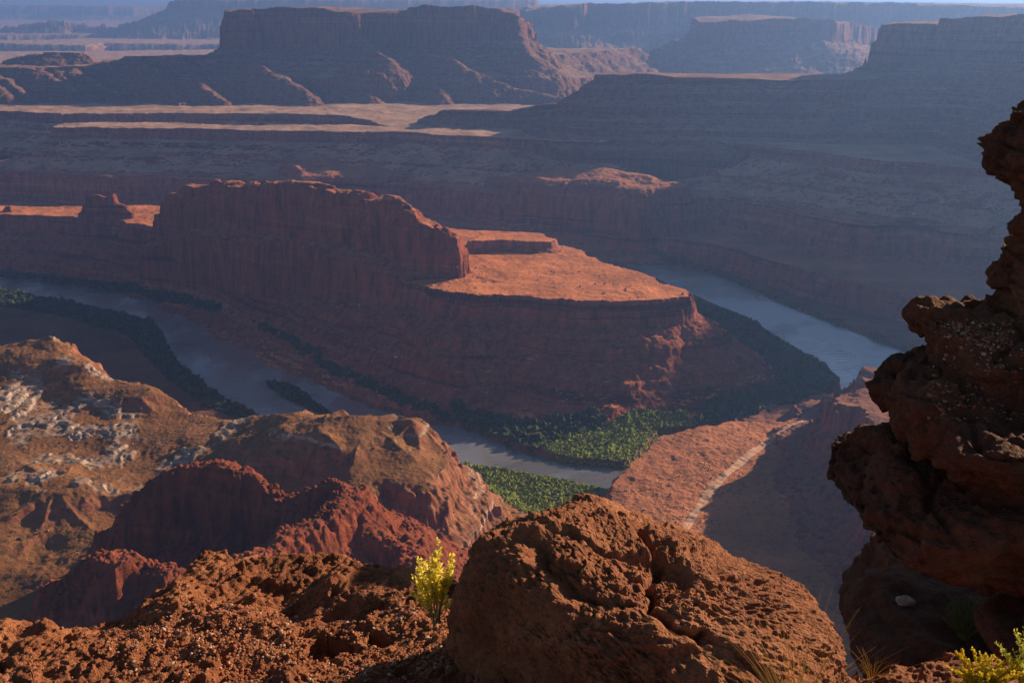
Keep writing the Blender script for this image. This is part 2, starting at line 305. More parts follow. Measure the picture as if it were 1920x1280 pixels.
    feature(*A, 15, M3, [(0, 0), (60, 90), (80, 100), (700, 330), (800, 500)], nd=nd * 5, top=top * 2)
    feature(*A, 15, M3B, [(0, 0), (20, 30), (200, 110), (400, 200)], closed=False, nd=nd * 3)
    feature(*A, 16, FARP, [(0, 0), (60, 120), (400, 190), (900, 300)], nd=nd * 12 + 120 * pn(X, Y, 900, 84), top=top * 4)
    feature(*A, 17, SHADOW_MESA, [(0, 0), (10, 60), (16, 70), (30, 180), (330, 400), (420, 520)], nd=nd * 2)
    for c in CANYONS:
        xs = [p[0] for p in c]; ys = [p[1] for p in c]
        m = (idm == 1) & (X > min(xs) - 100) & (X < max(xs) + 100) & (Y > min(ys) - 400) & (Y < max(ys) + 400)
        if m.any():
            d, _ = seg_all(Xw[m] + 40 * pn(X[m], Y[m], 300, 90), Yw[m] + 90 * pn(X[m], Y[m], 420, 91), c, True)
            h[m] = np.minimum(h[m], np.where(d < 0, zw - np.clip(-d * .8, 0, 75), 1e3))
    # ledges: harder and softer beds on every slope
    zz = h + 2.0 * wa
    a1 = np.where(h < WATER + 4, 0, .75) * (1 - .6 * (idm == 8) - .6 * (idm == 9)); P1 = 19.
    a1 = a1 * np.where((idm == 10) | (idm == 6), .35, np.where(idm == 7, np.where(X > -190, .15, .5), np.where((idm == 12) | (idm == 13), .4, 1) * np.where(idm < 4, .55 * smooth(-.35, .35, pn(X, Y, 230, 36)), .8)))
    h = h - a1 * P1 / (2 * np.pi) * np.sin(2 * np.pi * zz / P1)
    P2 = 6.3
    h = h - a1 * .7 * P2 / (2 * np.pi) * np.sin(2 * np.pi * (zz + 1.5 * wb) / P2)
    # weathering
    h = h + np.where(h < WATER + 4, 0.02, 1) * ((.7 * wc + .45 * pn(X, Y, 4, 93)) * (.35 + .65 * (idm != 10)) * (1 + 2 * far))
    k = (idm == 8) | (idm == 9)
    h[k] += (3.5 * (np.abs(pn(X[k], Y[k], 12, 95)) - .3) + 2 * np.abs(pn(X[k], Y[k], 5.5, 97)) + 1.6 * np.abs(pn(X[k], Y[k], 2.5, 98)))
    k = (idm == 7) & (Y > 700)
    P_ = pale_mask(X, Y)
    led = (P_ > .05) & k                                       # pale ledges of the left slope
    q = h[led] + 2.5 * pn(X[led], Y[led], 20, 98); P3 = 4.2
    st = P_[led]
    fr = q / P3 - np.floor(q / P3)
    h[led] += st * (P3 * (smooth(.4, .6, fr) - fr)) + st * (1.2 * pn(X[led], Y[led], 7, 100) + 1.6 * np.maximum(fbm(X[led], Y[led], 30, 2, 101), 0))
    return h.astype(f32), idm

# ---------------------------------------------------------------- mesh helpers
def mesh_np(name, V, Q, mat=None, parent=None, smoothf=True, n=4):
    me = bpy.data.meshes.new(name)
    me.vertices.add(len(V)); me.vertices.foreach_set('co', np.ascontiguousarray(V, f32).ravel())
    nf = len(Q); me.loops.add(nf * n); me.polygons.add(nf)
    me.loops.foreach_set('vertex_index', np.ascontiguousarray(Q, np.int32).ravel())
    me.polygons.foreach_set('loop_start', np.arange(0, nf * n, n, dtype=np.int32))
    me.polygons.foreach_set('use_smooth', np.full(nf, smoothf))
    me.update(calc_edges=True)
    o = bpy.data.objects.new(name, me); COL.objects.link(o)
    if mat: me.materials.append(mat)
    if parent: o.parent = parent
    return o

def grid_quads(r, c, wrap=False):
    i = np.arange(r * c).reshape(r, c)
    if wrap: i = np.concatenate([i, i[:, :1]], 1)
    return np.stack([i[:-1, :-1], i[:-1, 1:], i[1:, 1:], i[1:, :-1]], -1).reshape(-1, 4)

# ---------------------------------------------------------------- materials
def new_mat(name):
    m = bpy.data.materials.new(name); m.use_nodes = True
    nt = m.node_tree; b = nt.nodes['Principled BSDF']
    b.inputs['Roughness'].default_value = .95; b.inputs['Specular IOR Level'].default_value = .12
    return m, nt, b

class NT:
    def __init__(s, nt): s.t = nt
    def n(s, typ, **k):
        nd = s.t.nodes.new(typ)
        for a, b in k.items():
            if a.startswith('i_'): nd.inputs[int(a[2:])].default_value = b
            else: setattr(nd, a, b)
        return nd
    def l(s, a, b): s.t.links.new(a, b)
    def math(s, op, a, b=None, c=None):
        nd = s.t.nodes.new('ShaderNodeMath'); nd.operation = op
        for i, q in enumerate((a, b, c)):
            if q is None: continue
            if isinstance(q, (int, float)): nd.inputs[i].default_value = q
            else: s.l(q, nd.inputs[i])
        return nd.outputs[0]
    def noise(s, vec, scale, detail=4, rough=.55):
        nd = s.t.nodes.new('ShaderNodeTexNoise'); nd.inputs['Scale'].default_value = scale
        nd.inputs['Detail'].default_value = detail; nd.inputs['Roughness'].default_value = rough
        s.l(vec, nd.inputs['Vector']); return nd.outputs['Fac']
    def mapping(s, vec, sc_):
        nd = s.t.nodes.new('ShaderNodeMapping'); nd.inputs['Scale'].default_value = sc_; s.l(vec, nd.inputs['Vector']); return nd.outputs[0]
    def ramp(s, fac, stops, interp='LINEAR'):
        nd = s.t.nodes.new('ShaderNodeValToRGB'); nd.color_ramp.interpolation = interp
        e = nd.color_ramp.elements
        while len(e) < len(stops): e.new(.5)
        for i, (p, c) in enumerate(stops):
            e[i].position = p; e[i].color = (*c, 1) if len(c) == 3 else c
        s.l(fac, nd.inputs[0]); return nd.outputs[0]
    def mix(s, fac, a, b, mode='MIX'):
        nd = s.t.nodes.new('ShaderNodeMix'); nd.data_type = 'RGBA'; nd.blend_type = mode
        if isinstance(fac, (int, float)): nd.inputs[0].default_value = fac
        else: s.l(fac, nd.inputs[0])
        for i, q in ((6, a), (7, b)):
            if isinstance(q, tuple): nd.inputs[i].default_value = (*q, 1)
            else: s.l(q, nd.inputs[i])
        return nd.outputs[2]

def g(v): return (v, v, v)

def strata_mat(name, dark, mid, pale, soil, pale_at=.78, bump=2.0, spec_white=0.0, soilsharp=(.80, .93), fine=1.0, scrub=0.0):
    m, nt, b = new_mat(name); t = NT(nt)
    geo = t.n('ShaderNodeNewGeometry'); pos = geo.outputs['Position']
    bands = t.noise(t.mapping(pos, (.0012, .0012, .045)), 1.0, 5, .7)
    col = t.ramp(bands, [(.36, dark), (.45, mid), (.54, tuple(x * .8 for x in mid)), (pale_at, pale)])
    streak = t.noise(t.mapping(pos, (.09, .09, .012)), 1.0, 5, .65)
    col = t.mix(.75, col, t.ramp(streak, [(.32, g(.3)), (.5, g(.95)), (.68, g(1.45))]), 'MULTIPLY')
    sep = t.n('ShaderNodeSeparateXYZ'); t.l(geo.outputs['Normal'], sep.inputs[0])
    slope = t.n('ShaderNodeMapRange'); slope.interpolation_type = 'SMOOTHSTEP'
    slope.inputs[1].default_value, slope.inputs[2].default_value = soilsharp
    t.l(sep.outputs[2], slope.inputs[0])
    blot = t.noise(pos, .012, 6, .6)
    sc2 = t.mix(.9, soil, t.ramp(blot, [(.3, g(.55)), (.5, g(.95)), (.7, g(1.35))]), 'MULTIPLY') if True else soil
    col = t.mix(slope.outputs[0], col, sc2)
    speck = t.noise(pos, .28 * fine, 3, .7)
    col = t.mix(.6, col, t.ramp(speck, [(.3, g(.6)), (.5, g(1.0)), (.72, g(1.25))]), 'MULTIPLY')
    if name == 'near_bench':
        at = t.n('ShaderNodeAttribute', attribute_name='pale')
        pl = t.ramp(t.noise(t.mapping(pos, (.06, .06, .7)), 1, 4, .7), [(.35, (.22, .12, .08)), (.48, (.4, .3, .24)), (.65, (.52, .43, .36))])
        st_ = t.n('ShaderNodeMapRange'); st_.inputs[1].default_value = .8; st_.inputs[2].default_value = .97; st_.inputs[3].default_value = 1; st_.inputs[4].default_value = .45
        t.l(sep.outputs[2], st_.inputs[0])
        col = t.mix(t.math('MULTIPLY', at.outputs['Fac'], st_.outputs[0]), col, pl)
    if scrub:
        dots = t.n('ShaderNodeTexVoronoi'); dots.inputs['Scale'].default_value = .11; t.l(pos, dots.inputs['Vector'])
        f_ = t.math('MULTIPLY', t.math('LESS_THAN', dots.outputs['Distance'], .33), t.math('GREATER_THAN', t.noise(pos, .02, 3), .47))
        col = t.mix(t.math('MULTIPLY', f_, scrub), col, (.06, .05, .02))
    if spec_white:
        vo = t.n('ShaderNodeTexVoronoi'); vo.inputs['Scale'].default_value = .14; t.l(pos, vo.inputs['Vector'])
        big = t.noise(pos, .012, 3)
        f_ = t.math('MULTIPLY', t.math('LESS_THAN', vo.outputs['Distance'], .28), t.math('GREATER_THAN', big, .5))
        col = t.mix(t.math('MULTIPLY', f_, spec_white), col, pale)
    t.l(col, b.inputs['Base Color'])
    bn = t.n('ShaderNodeBump'); bn.inputs['Strength'].default_value = .8; bn.inputs['Distance'].default_value = bump
    hn = t.math('ADD', t.noise(pos, .12 * fine, 7, .62), t.math('MULTIPLY', t.noise(t.mapping(pos, (.03, .03, .6)), 1.0, 4, .6), .8))
    hn = t.math('ADD', hn, t.math('MULTIPLY', streak, 1.2))
    t.l(hn, bn.inputs['Height']); t.l(bn.outputs[0], b.inputs['Normal'])
    return m

M = {}
M[0] = strata_mat('canyon_floor', (.16, .06, .035), (.22, .09, .05), (.3, .17, .1), (.19, .085, .045), soilsharp=(.6, .9))
M[1] = strata_mat('white_rim_rock', (.1, .03, .02), (.27, .09, .055), (.55, .32, .22), (.46, .27, .18), spec_white=.5, soilsharp=(.76, .88))
M[2] = strata_mat('inner_cliff', (.09, .025, .018), (.34, .1, .055), (.5, .21, .11), (.42, .16, .08))
M[3] = strata_mat('ridge_rock', (.08, .03, .022), (.2, .085, .055), (.34, .17, .11), (.3, .15, .1), spec_white=.2, soilsharp=(.8, .93))
M[4] = M[3]
M[5] = strata_mat('promontory_rock', (.11, .028, .022), (.28, .085, .055), (.4, .16, .1), (.26, .1, .06))
M[6] = strata_mat('flats_soil', (.2, .07, .03), (.36, .13, .06), (.5, .26, .15), (.46, .17, .075), scrub=.35, fine=2)
M[7] = strata_mat('near_bench', (.2, .075, .035), (.34, .13, .07), (.5, .34, .25), (.26, .115, .045), pale_at=.6, soilsharp=(.72, .92), fine=3, bump=1.2, scrub=.5)
M[8] = strata_mat('knob_rock', (.15, .04, .02), (.26, .065, .03), (.34, .1, .05), (.27, .075, .035), fine=3, bump=2)
M[9] = M[8]
M[10] = strata_mat('peninsula_rock', (.13, .032, .02), (.32, .09, .048), (.5, .22, .13), (.6, .2, .07), soilsharp=(.955, .985), spec_white=.25)
M[11] = strata_mat('butte_rock', (.12, .03, .018), (.3, .08, .042), (.42, .14, .07), (.4, .15, .07))
M[12] = strata_mat('mesa_slope', (.15, .07, .045), (.24, .11, .07), (.36, .22, .15), (.36, .2, .12), soilsharp=(.96, .99), bump=4)
M[13] = strata_mat('mesa_cliff', (.14, .05, .035), (.24, .09, .06), (.3, .14, .1), (.3, .17, .11), bump=4)
for k in (14, 15, 16, 17): M[k] = M[13]

# ---------------------------------------------------------------- terrain objects
rows = []
y = 330.
while y < 60000:
    rows.append(y)
    y += (1.0 if y < 1130 else 1.9 if y < 3000 else 2.8 if y < 4300 else max(6., (y - 4300) * .012 + 6)) / RES
rows = np.array(rows)
t1 = np.arange(-.56, .56, .00112 / RES)
ex = [.56]
while ex[-1] < 2.2: ex.append(ex[-1] * (1 + .006 / RES) + .001)
ex = np.array(ex[1:])
tc = np.concatenate([-ex[::-1], t1, ex])
YY, TT = np.meshgrid(rows.astype(f32), tc.astype(f32), indexing='ij')
XX = TT * YY
H, ID = terrain(XX, YY)
V = np.stack([XX, YY, H], -1).reshape(-1, 3)
Q = grid_quads(len(rows), len(tc))
fid = ID.reshape(-1)[Q[:, 0]]
INFO = {
 0: ('canyon_floor', 'dark red canyon floor beside the bends of the river', 'canyon floor'),
 1: ('white_rim', 'pale rimmed bench with rubble slopes across the far side of the canyon', 'canyon rim'),
 2: ('river_cliff', 'low sheer cliff band directly above the far bank of the river', 'cliff'),
 3: ('flat_ridge', 'hazy flat topped ridge sloping down left, behind the river bend', 'ridge'),
 4: ('cliff_towers', 'high shadowed cliff towers at the upper right above the flat topped ridge', 'cliff'),
 5: ('promontory', 'shadowed purple promontory wall to the right of the dirt road', 'promontory'),
 6: ('desert_flat', 'sunlit orange desert flat with scrub crossed by the dirt road', 'flat'),
 7: ('layered_hills', 'near tan hills and pale rock ledges left of the river', 'hills'),
 8: ('red_knob', 'big knobbly dark red rock hill just behind the foreground ledge', 'rock hill'),
 9: ('small_red_knob', 'small rounded red rock hill left of the big knobbly one', 'rock hill'),
 10: ('gooseneck_peninsula', 'rock peninsula with sunlit orange top inside the river bend', 'peninsula'),
 11: ('rock_fin', 'long dark red rock wall standing on the peninsula, lit along its crest', 'butte'),
 12: ('gullied_slopes', 'gullied slopes with sunlit spurs at the foot of the distant square mesa', 'slopes'),
 13: ('square_mesa', 'distant square edged mesa with sheer reddish cliffs', 'mesa'),
 14: ('hazy_mesa', 'long blue hazed mesa far behind the flat topped ridge', 'mesa'),
 15: ('blue_mesa', 'pale blue mesa on the horizon left of the square edged mesa', 'mesa'),
 16: ('far_plateau', 'faint pale plateau along the horizon', 'plateau'),
 17: ('shadow_mesa', 'unseen high mesa beyond the right edge, added to cast shade into the canyon', 'mesa'),
}
for k, (nm, lb, ct) in INFO.items():
    s_ = Q[fid == k]
    if not len(s_): continue
    used, inv = np.unique(s_, return_inverse=True)
    o = mesh_np(nm, V[used], inv.reshape(-1, 4), M[k])
    if k == 7:
        at = o.data.attributes.new('pale', 'FLOAT', 'POINT'); at.data.foreach_set('value', pale_mask(V[used][:, 0], V[used][:, 1]).astype(f32))
    tag(o, lb, ct, kind='structure')
del V, Q

def hgt(x, y):
    x = np.atleast_1d(np.asarray(x, f32)); y = np.atleast_1d(np.asarray(y, f32))
    return terrain(x, y)[0]

# ---------------------------------------------------------------- river
m, nt, b = new_mat('river_water'); t = NT(nt)
b.inputs['Base Color'].default_value = (.14, .11, .07, 1); b.inputs['Roughness'].default_value = .1
b.inputs['IOR'].default_value = 3.4; b.inputs['Specular IOR Level'].default_value = .5
geo = t.n('ShaderNodeNewGeometry')
bn = t.n('ShaderNodeBump'); bn.inputs['Strength'].default_value = .6; bn.inputs['Distance'].default_value = 1.2
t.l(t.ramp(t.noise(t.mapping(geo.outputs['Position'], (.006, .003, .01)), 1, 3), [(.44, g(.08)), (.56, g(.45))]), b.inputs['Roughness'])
sky_sheen = t.ramp(t.noise(t.mapping(geo.outputs['Position'], (.0045, .0035, .01)), 1, 3), [(.46, g(0)), (.58, g(.75))])  # pale metallic patches paint bright sky reflection into the water colour
t.l(sky_sheen, b.inputs['Metallic']); t.l(t.mix(sky_sheen, (.15, .12, .08), (.8, .84, .88)), b.inputs['Base Color'])
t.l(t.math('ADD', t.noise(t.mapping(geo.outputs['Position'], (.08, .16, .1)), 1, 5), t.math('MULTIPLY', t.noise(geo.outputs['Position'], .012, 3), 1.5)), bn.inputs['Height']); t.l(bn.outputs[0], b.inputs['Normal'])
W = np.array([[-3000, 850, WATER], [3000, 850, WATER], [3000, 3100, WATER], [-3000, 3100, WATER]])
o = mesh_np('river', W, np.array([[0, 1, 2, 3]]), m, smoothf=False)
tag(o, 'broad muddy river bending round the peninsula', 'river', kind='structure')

# ---------------------------------------------------------------- dirt road
m, nt, b = new_mat('road_dirt'); t = NT(nt)
geo = t.n('ShaderNodeNewGeometry')
t.l(t.ramp(t.noise(geo.outputs['Position'], .15, 5), [(.3, (.5, .26, .15)), (.7, (.7, .42, .27))]), b.inputs['Base Color'])
rp = np.array([Pz(*q, -504)[:2] for q in ((1240, 1080), (1268, 1020), (1300, 962), (1330, 922), (1372, 882), (1405, 853), (1432, 833), (1462, 816), (1492, 802), (1540, 795))])
tt = np.linspace(0, len(rp) - 1, 500)
px = np.interp(tt, np.arange(len(rp)), rp[:, 0]); py = np.interp(tt, np.arange(len(rp)), rp[:, 1])
ker = np.ones(41) / 41
px = np.convolve(np.pad(px, 20, 'edge'), ker, 'valid'); py = np.convolve(np.pad(py, 20, 'edge'), ker, 'valid')
dx = np.gradient(px); dy = np.gradient(py); L = np.hypot(dx, dy); nx, ny = -dy / L, dx / L
off = np.linspace(-5, 5, 7); wob = 1 + .15 * np.interp(np.arange(500), np.arange(0, 500, 25), rng.normal(size=20))
RX = px[:, None] + nx[:, None] * off * wob[:, None]; RY = py[:, None] + ny[:, None] * off * wob[:, None]
RZ = hgt(RX.ravel(), RY.ravel()).reshape(RX.shape) + .55 - .25 * (np.abs(off) > 4.5)
o = mesh_np('dirt_road', np.stack([RX, RY, RZ], -1).reshape(-1, 3), grid_quads(500, 7), m)
tag(o, 'pale dirt road curving over the orange desert flat', 'road', kind='structure')

# ---------------------------------------------------------------- scatter of small bodies
def ico(sub=1):
    import bmesh
    bm = bmesh.new(); bmesh.ops.create_icosphere(bm, subdivisions=sub, radius=1)
    v = np.array([q.co[:] for q in bm.verts], f32); fcs = np.array([[q.index for q in fa.verts] for fa in bm.faces], np.int32); bm.free()
    return v, fcs

def scatter_mesh(name, P, S, mat, sub=1, jag=.35, squash=(.8, 1.0), smoothf=False, seed=0):
    v, fc = ico(sub); r = np.random.default_rng(seed); n = len(P)
    base = np.repeat(v[None], n, 0)
    base = base * (1 + r.normal(0, jag, (n, len(v), 1))).clip(.35, 1.9)
    base[..., 2] *= r.uniform(*squash, (n, 1)); base[..., 0] *= r.uniform(.75, 1.25, (n, 1))
    a = r.uniform(0, 6.28, n); c, s = np.cos(a)[:, None], np.sin(a)[:, None]
    x = base[..., 0] * c - base[..., 1] * s; y_ = base[..., 0] * s + base[..., 1] * c
    base = np.stack([x, y_, base[..., 2]], -1) * S[:, None, None] + P[:, None, :]
    fcs = (fc[None] + (np.arange(n) * len(v))[:, None, None]).reshape(-1, 3)
    return mesh_np(name, base.reshape(-1, 3), fcs, mat, n=3, smoothf=smoothf)

def in_poly(x, y, P):
    ins = np.zeros(len(x), bool)
    for k in range(len(P)):
        x0, y0 = P[k][:2]; x1, y1 = P[(k + 1) % len(P)][:2]
        if y0 == y1: continue
        ins ^= ((y0 > y) != (y1 > y)) & (x < (x1 - x0) * (y - y0) / (y1 - y0) + x0)
    return ins

def veg_mat(name, c1, c2, tr=.25):
    m, nt, b = new_mat(name); t = NT(nt)
    geo = t.n('ShaderNodeNewGeometry')
    col = t.ramp(geo.outputs['Random Per Island'], [(0, c1), (1, c2)])
    t.l(col, b.inputs['Base Color']); b.inputs['Roughness'].default_value = .8
    if tr:
        tl = t.n('ShaderNodeBsdfTranslucent'); t.l(col, tl.inputs[0]); mx = t.n('ShaderNodeMixShader'); mx.inputs[0].default_value = tr
        t.l(b.outputs[0], mx.inputs[1]); t.l(tl.outputs[0], mx.inputs[2]); t.l(mx.outputs[0], nt.nodes['Material Output'].inputs[0])
    return m
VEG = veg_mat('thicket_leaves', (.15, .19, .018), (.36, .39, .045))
VEGD = veg_mat('thicket_leaves_shaded', (.03, .04, .014), (.065, .075, .025), 0)  # shaded copy of the sunlit leaves above, shade painted into its colour

def thicket(name, polys, dens, size, mat, label, seed):
    r = np.random.default_rng(seed); xs, ys = [], []
    for P in polys:
        P = rim([(u, v, -556) for u, v in P]); a = np.array(P)
        x0, y0 = a[:, 0].min(), a[:, 1].min(); x1, y1 = a[:, 0].max(), a[:, 1].max()
        n = int((x1 - x0) * (y1 - y0) * dens)
        x = r.uniform(x0, x1, n); y_ = r.uniform(y0, y1, n)
        k = in_poly(x, y_, P) & (pn(x, y_, 22, 200 + seed) + .4 * pn(x, y_, 8, 201) > -.6)
        xs.append(x[k]); ys.append(y_[k])
    x = np.concatenate(xs); y_ = np.concatenate(ys); z, iid = terrain(x, y_)
    k = (z > WATER + .2) & (z < -535); x, y_, z = x[k], y_[k], z[k]
    s = (.4 + 1.1 * r.random(len(x)) ** 2) * size * (1 + .5 * pn(x, y_, 30, 220))
    o = scatter_mesh(name, np.stack([x, y_, z + s * .4], -1), s, mat, seed=seed, jag=.5, squash=(.6, 1.3))
    tag(o, label, 'thicket', kind='stuff')
    return o

thicket('riverside_thicket', [[(1000, 838), (1040, 815), (1130, 808), (1190, 790), (1280, 788), (1310, 800), (1240, 820), (1215, 842), (1178, 876), (1120, 868), (1060, 862)]], .45, 1.75, VEG,
        'sunlit green thicket on the inner river bank under the peninsula', 1)
thicket('riverside_thicket', [[(870, 872), (1000, 893), (1150, 926), (1200, 980), (1100, 1060), (900, 1000), (860, 930)]], .45, 1.7, VEG,
        'sunlit green thicket on the near river bank behind the boulder', 2)
thicket('riverside_thicket', [[(1290, 560), (1400, 600), (1480, 652), (1555, 695), (1578, 728), (1542, 768), (1450, 797), (1300, 800), (1320, 770), (1420, 730), (1445, 690), (1380, 640), (1300, 600)],
        [(840, 770), (900, 780), (1000, 797), (1110, 790), (1140, 806), (1040, 830), (1010, 850), (960, 830), (870, 800)],
        [(1040, 862), (960, 833), (870, 798), (740, 746), (620, 694), (520, 634), (420, 588), (250, 540), (0, 512), (0, 519), (250, 550), (420, 600), (520, 645), (620, 706), (740, 758), (870, 808), (960, 843), (1040, 868)]], .1, 3.2, VEGD,
        'shaded dark green thicket along the peninsula side of the river', 3)
thicket('riverside_thicket', [[(-200, 530), (0, 545), (150, 573), (288, 603), (345, 690), (405, 738), (485, 784), (470, 800), (380, 760), (300, 700), (240, 630), (120, 595), (0, 575), (-200, 560)]], .09, 3.2, VEGD,
        'shaded dark thicket on the left bank of the river', 4)
thicket('island_thicket', [[(500, 712), (545, 719), (590, 750), (614, 770), (590, 773), (530, 744), (503, 726)]], .2, 2.6, VEGD,
        'narrow dark wooded island in the river', 5)
thicket('riverside_thicket', [[(1100, 455), (1200, 470), (1280, 490), (1380, 523), (1480, 570), (1600, 616), (1710, 658), (1690, 664), (1600, 628), (1480, 582), (1380, 536), (1280, 500), (1200, 482), (1100, 466)]], .1, 3.0, VEGD,
        'thin dark thicket at the foot of the cliff across the river', 6)

# fallen pale rocks
m, nt, b = new_mat('pale_rubble'); t = NT(nt); geo = t.n('ShaderNodeNewGeometry')
t.l(t.ramp(geo.outputs['Random Per Island'], [(0, (.2, .09, .06)), (.5, (.4, .26, .19)), (1, (.6, .46, .38))]), b.inputs['Base Color']); RUB = m
def rubble(name, px_poly, zlev, n, smin, smax, label, seed, mat=RUB, ids=None, sub=1, jag=.22, sm=False):
    P = rim([(u, v, zlev) for u, v in px_poly]); a = np.array(P); r = np.random.default_rng(seed)
    x = r.uniform(a[:, 0].min(), a[:, 0].max(), n * 3); y_ = r.uniform(a[:, 1].min(), a[:, 1].max(), n * 3)
    k = in_poly(x, y_, P) & (fbm(x, y_, 60, 2, 300 + seed) > .05) & (pn(x, y_, 16, 310 + seed) > -.1); x, y_ = x[k][:n], y_[k][:n]
    z, iid = terrain(x, y_); k = z > WATER + 3
    if ids: k &= np.isin(iid, ids)
    if ids == [1]: k &= z < -340
    x, y_, z = x[k], y_[k], z[k]
    s = smin + (smax - smin) * r.power(.35, len(x)) * r.uniform(.2, 1, len(x))
    o = scatter_mesh(name, np.stack([x, y_, z + s * .3], -1), s, mat, jag=jag, seed=seed, sub=sub, smoothf=sm)
    return tag(o, label, 'rubble', kind='stuff')
rubble('fallen_rocks', [(650, 560), (900, 580), (1300, 600), (1340, 760), (1200, 800), (1000, 810), (800, 740), (600, 640)], -500, 800, .5, 3.2, 'scattered pale blocks on the slope below the peninsula rim', 11)
rubble('fallen_rocks', [(60, 235), (400, 240), (1130, 262), (1500, 275), (1900, 320), (1900, 420), (1500, 350), (1000, 330), (600, 300), (60, 290)], -380, 14000, 1, 5, 'pale rubble on the slopes below the far white rim', 12, ids=[1])
rubble('fallen_rocks', [(0, 560), (850, 780), (850, 1000), (500, 1000), (0, 1060)], -450, 2600, .3, 1.3, 'small loose stones and shrubs on the near tan hills', 13, ids=[7, 8, 9])
rubble('weathered_boulders', [(190, 1060), (230, 850), (420, 830), (700, 880), (860, 1060), (800, 1200), (200, 1250), (60, 1200), (60, 1040)], -400, 5200, .8, 3.4, 'knobbly rounded dark red boulders crowding the near rock hills', 17, mat=M[8], ids=[8, 9], sub=2, jag=.07, sm=True)
m = veg_mat('desert_scrub', (.05, .045, .015), (.1, .085, .03), 0)
x0 = rubble('desert_scrub', [(0, 640), (850, 800), (850, 1000), (500, 1000), (0, 1060)], -450, 2600, .5, 1.9, 'dark dots of desert scrub on the near tan hills', 14, mat=m, ids=[7])
x0['category'] = 'scrub'
x0 = rubble('desert_scrub', [(1150, 900), (1240, 820), (1510, 785), (1480, 900), (1370, 985), (1200, 985)], -505, 2200, .3, 1.1, 'dark dots of scrub on the sunlit desert flat', 15, mat=m, ids=[6])
x0['category'] = 'scrub'

# ---------------------------------------------------------------- foreground
def fg_rock_mat(name, c0, c1, c2, sc_=1.0):
    m, nt, b = new_mat(name); t = NT(nt)
    tc_ = t.n('ShaderNodeNewGeometry'); pos = tc_.outputs['Position']
    n1 = t.noise(pos, 2.2 * sc_, 6, .6); n2 = t.noise(pos, 45 * sc_, 4, .7)
    col = t.ramp(n1, [(.3, c0), (.5, c1), (.72, c2)])
    col = t.mix(.8, col, t.ramp(n2, [(.3, g(.55)), (.5, g(1.)), (.7, g(1.35))]), 'MULTIPLY')
    t.l(col, b.inputs['Base Color']); b.inputs['Roughness'].default_value = .9; b.inputs['Specular IOR Level'].default_value = .25
    bn = t.n('ShaderNodeBump'); bn.inputs['Strength'].default_value = 1.0; bn.inputs['Distance'].default_value = .016 / sc_
    t.l(t.math('ADD', t.noise(pos, 30 * sc_, 6, .65), t.noise(pos, 110 * sc_, 3, .6)), bn.inputs['Height']); t.l(bn.outputs[0], b.inputs['Normal'])
    return m
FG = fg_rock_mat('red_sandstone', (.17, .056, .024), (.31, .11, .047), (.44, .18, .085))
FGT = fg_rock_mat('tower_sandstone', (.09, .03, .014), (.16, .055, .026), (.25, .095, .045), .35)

from mathutils import Euler as _E
FLK = np.array(_E((R(14), R(20), R(30))).to_matrix(), f32) @ np.diag([.55, .8, 2.2]).astype(f32)
def pits(p, k=1.0):
    """weathered pitted sandstone relief, metres"""
    q = p + .03 * np.stack([pn3(p, .12, 61), pn3(p, .12, 62), pn3(p, .12, 63)], -1)
    w1 = worley3(q, .085 * k, 1); w2 = worley3(q, .03 * k, 2)
    m1 = smooth(-.1, .35, pn3(p, .3 * k, 64))
    d = -.030 * k * np.clip(.55 - w1, 0, 1) * 1.6 * m1 - .011 * k * np.clip(.6 - w2, 0, 1) * 1.8
    fl = p @ FLK
    m2 = smooth(-.2, .3, pn3(p, .22 * k, 74))
    d = d * .95 + (.014 * k * smooth(-.12, .08, pn3(fl, .055 * k, 72)) + .009 * k * smooth(-.1, .1, pn3(fl, .022 * k, 73))) * (.35 + .65 * m2) - .005 * k * np.clip(.6 - worley3(q, .014 * k, 4), 0, 1) * m2
    d += .016 * k * fbm3(p, .16 * k, 6, 66, .62) + .006 * k * (1 - 2 * np.abs(pn3(p, .05 * k, 70)))
    return d

# foreground ledge (sheet with a falling far edge)
LE = [(-400, 1170), (-60, 1150), (0, 1139), (60, 1136), (130, 1150), (200, 1130), (270, 1118), (330, 1075), (380, 1045), (480, 1032), (600, 1046), (680, 1058), (740, 1066), (790, 1090), (840, 1100), (1000, 1120), (1400, 1240), (1560, 1262), (1640, 1256), (1700, 1240), (1760, 1238), (1920, 1225), (2300, 1200)]
leu = np.array([q[0] for q in LE]); lev = np.array([q[1] for q in LE])
yy = np.arange(1.7, 5.6, .0058); tt = np.arange(-.62, .68, .0017)
LY, LT = np.meshgrid(yy, tt, indexing='ij'); LX = LT * LY
z0 = -1.55 - .27 * LY - .05 * np.abs(LX)
uu, _v = proj(LX, LY, z0)
edge_v = np.interp(uu, leu, lev)
# forward distance of the rim for every direction, solved on the tilted plane
num = 0
dz = (CP * 0)
b_ = -(edge_v - 640) / F; dyr = CP + b_ * SP; dzr = -SP + b_ * CP
Yr = 1.55 / (-(dzr / dyr) - .27 + 1e-6) * 1.0
LP = np.stack([LX, LY, z0], -1).reshape(-1, 3).astype(f32)
lump = fbm3(LP * np.array([1, 1, 1.4], f32), .55, 3, 40).reshape(LX.shape)
past = LY - Yr + .10 * lump
z = z0 + .10 * lump + .055 * ridge(LX, LY, .35, 3, 44)
step = np.round((z + .07 * pn(LX, LY, .5, 46)) / .11) * .11
z = z + .8 * (step - z) * smooth(-.25, .15, pn(LX, LY, .7, 47))
z = z + 1.05 * pits(LP).reshape(LX.shape) - np.where(past > 0, 2.2 * past ** 1.25 + .25 * np.minimum(past, .12), 0)
gx0, gy0, _ = PY(480, 1200, 3.0)
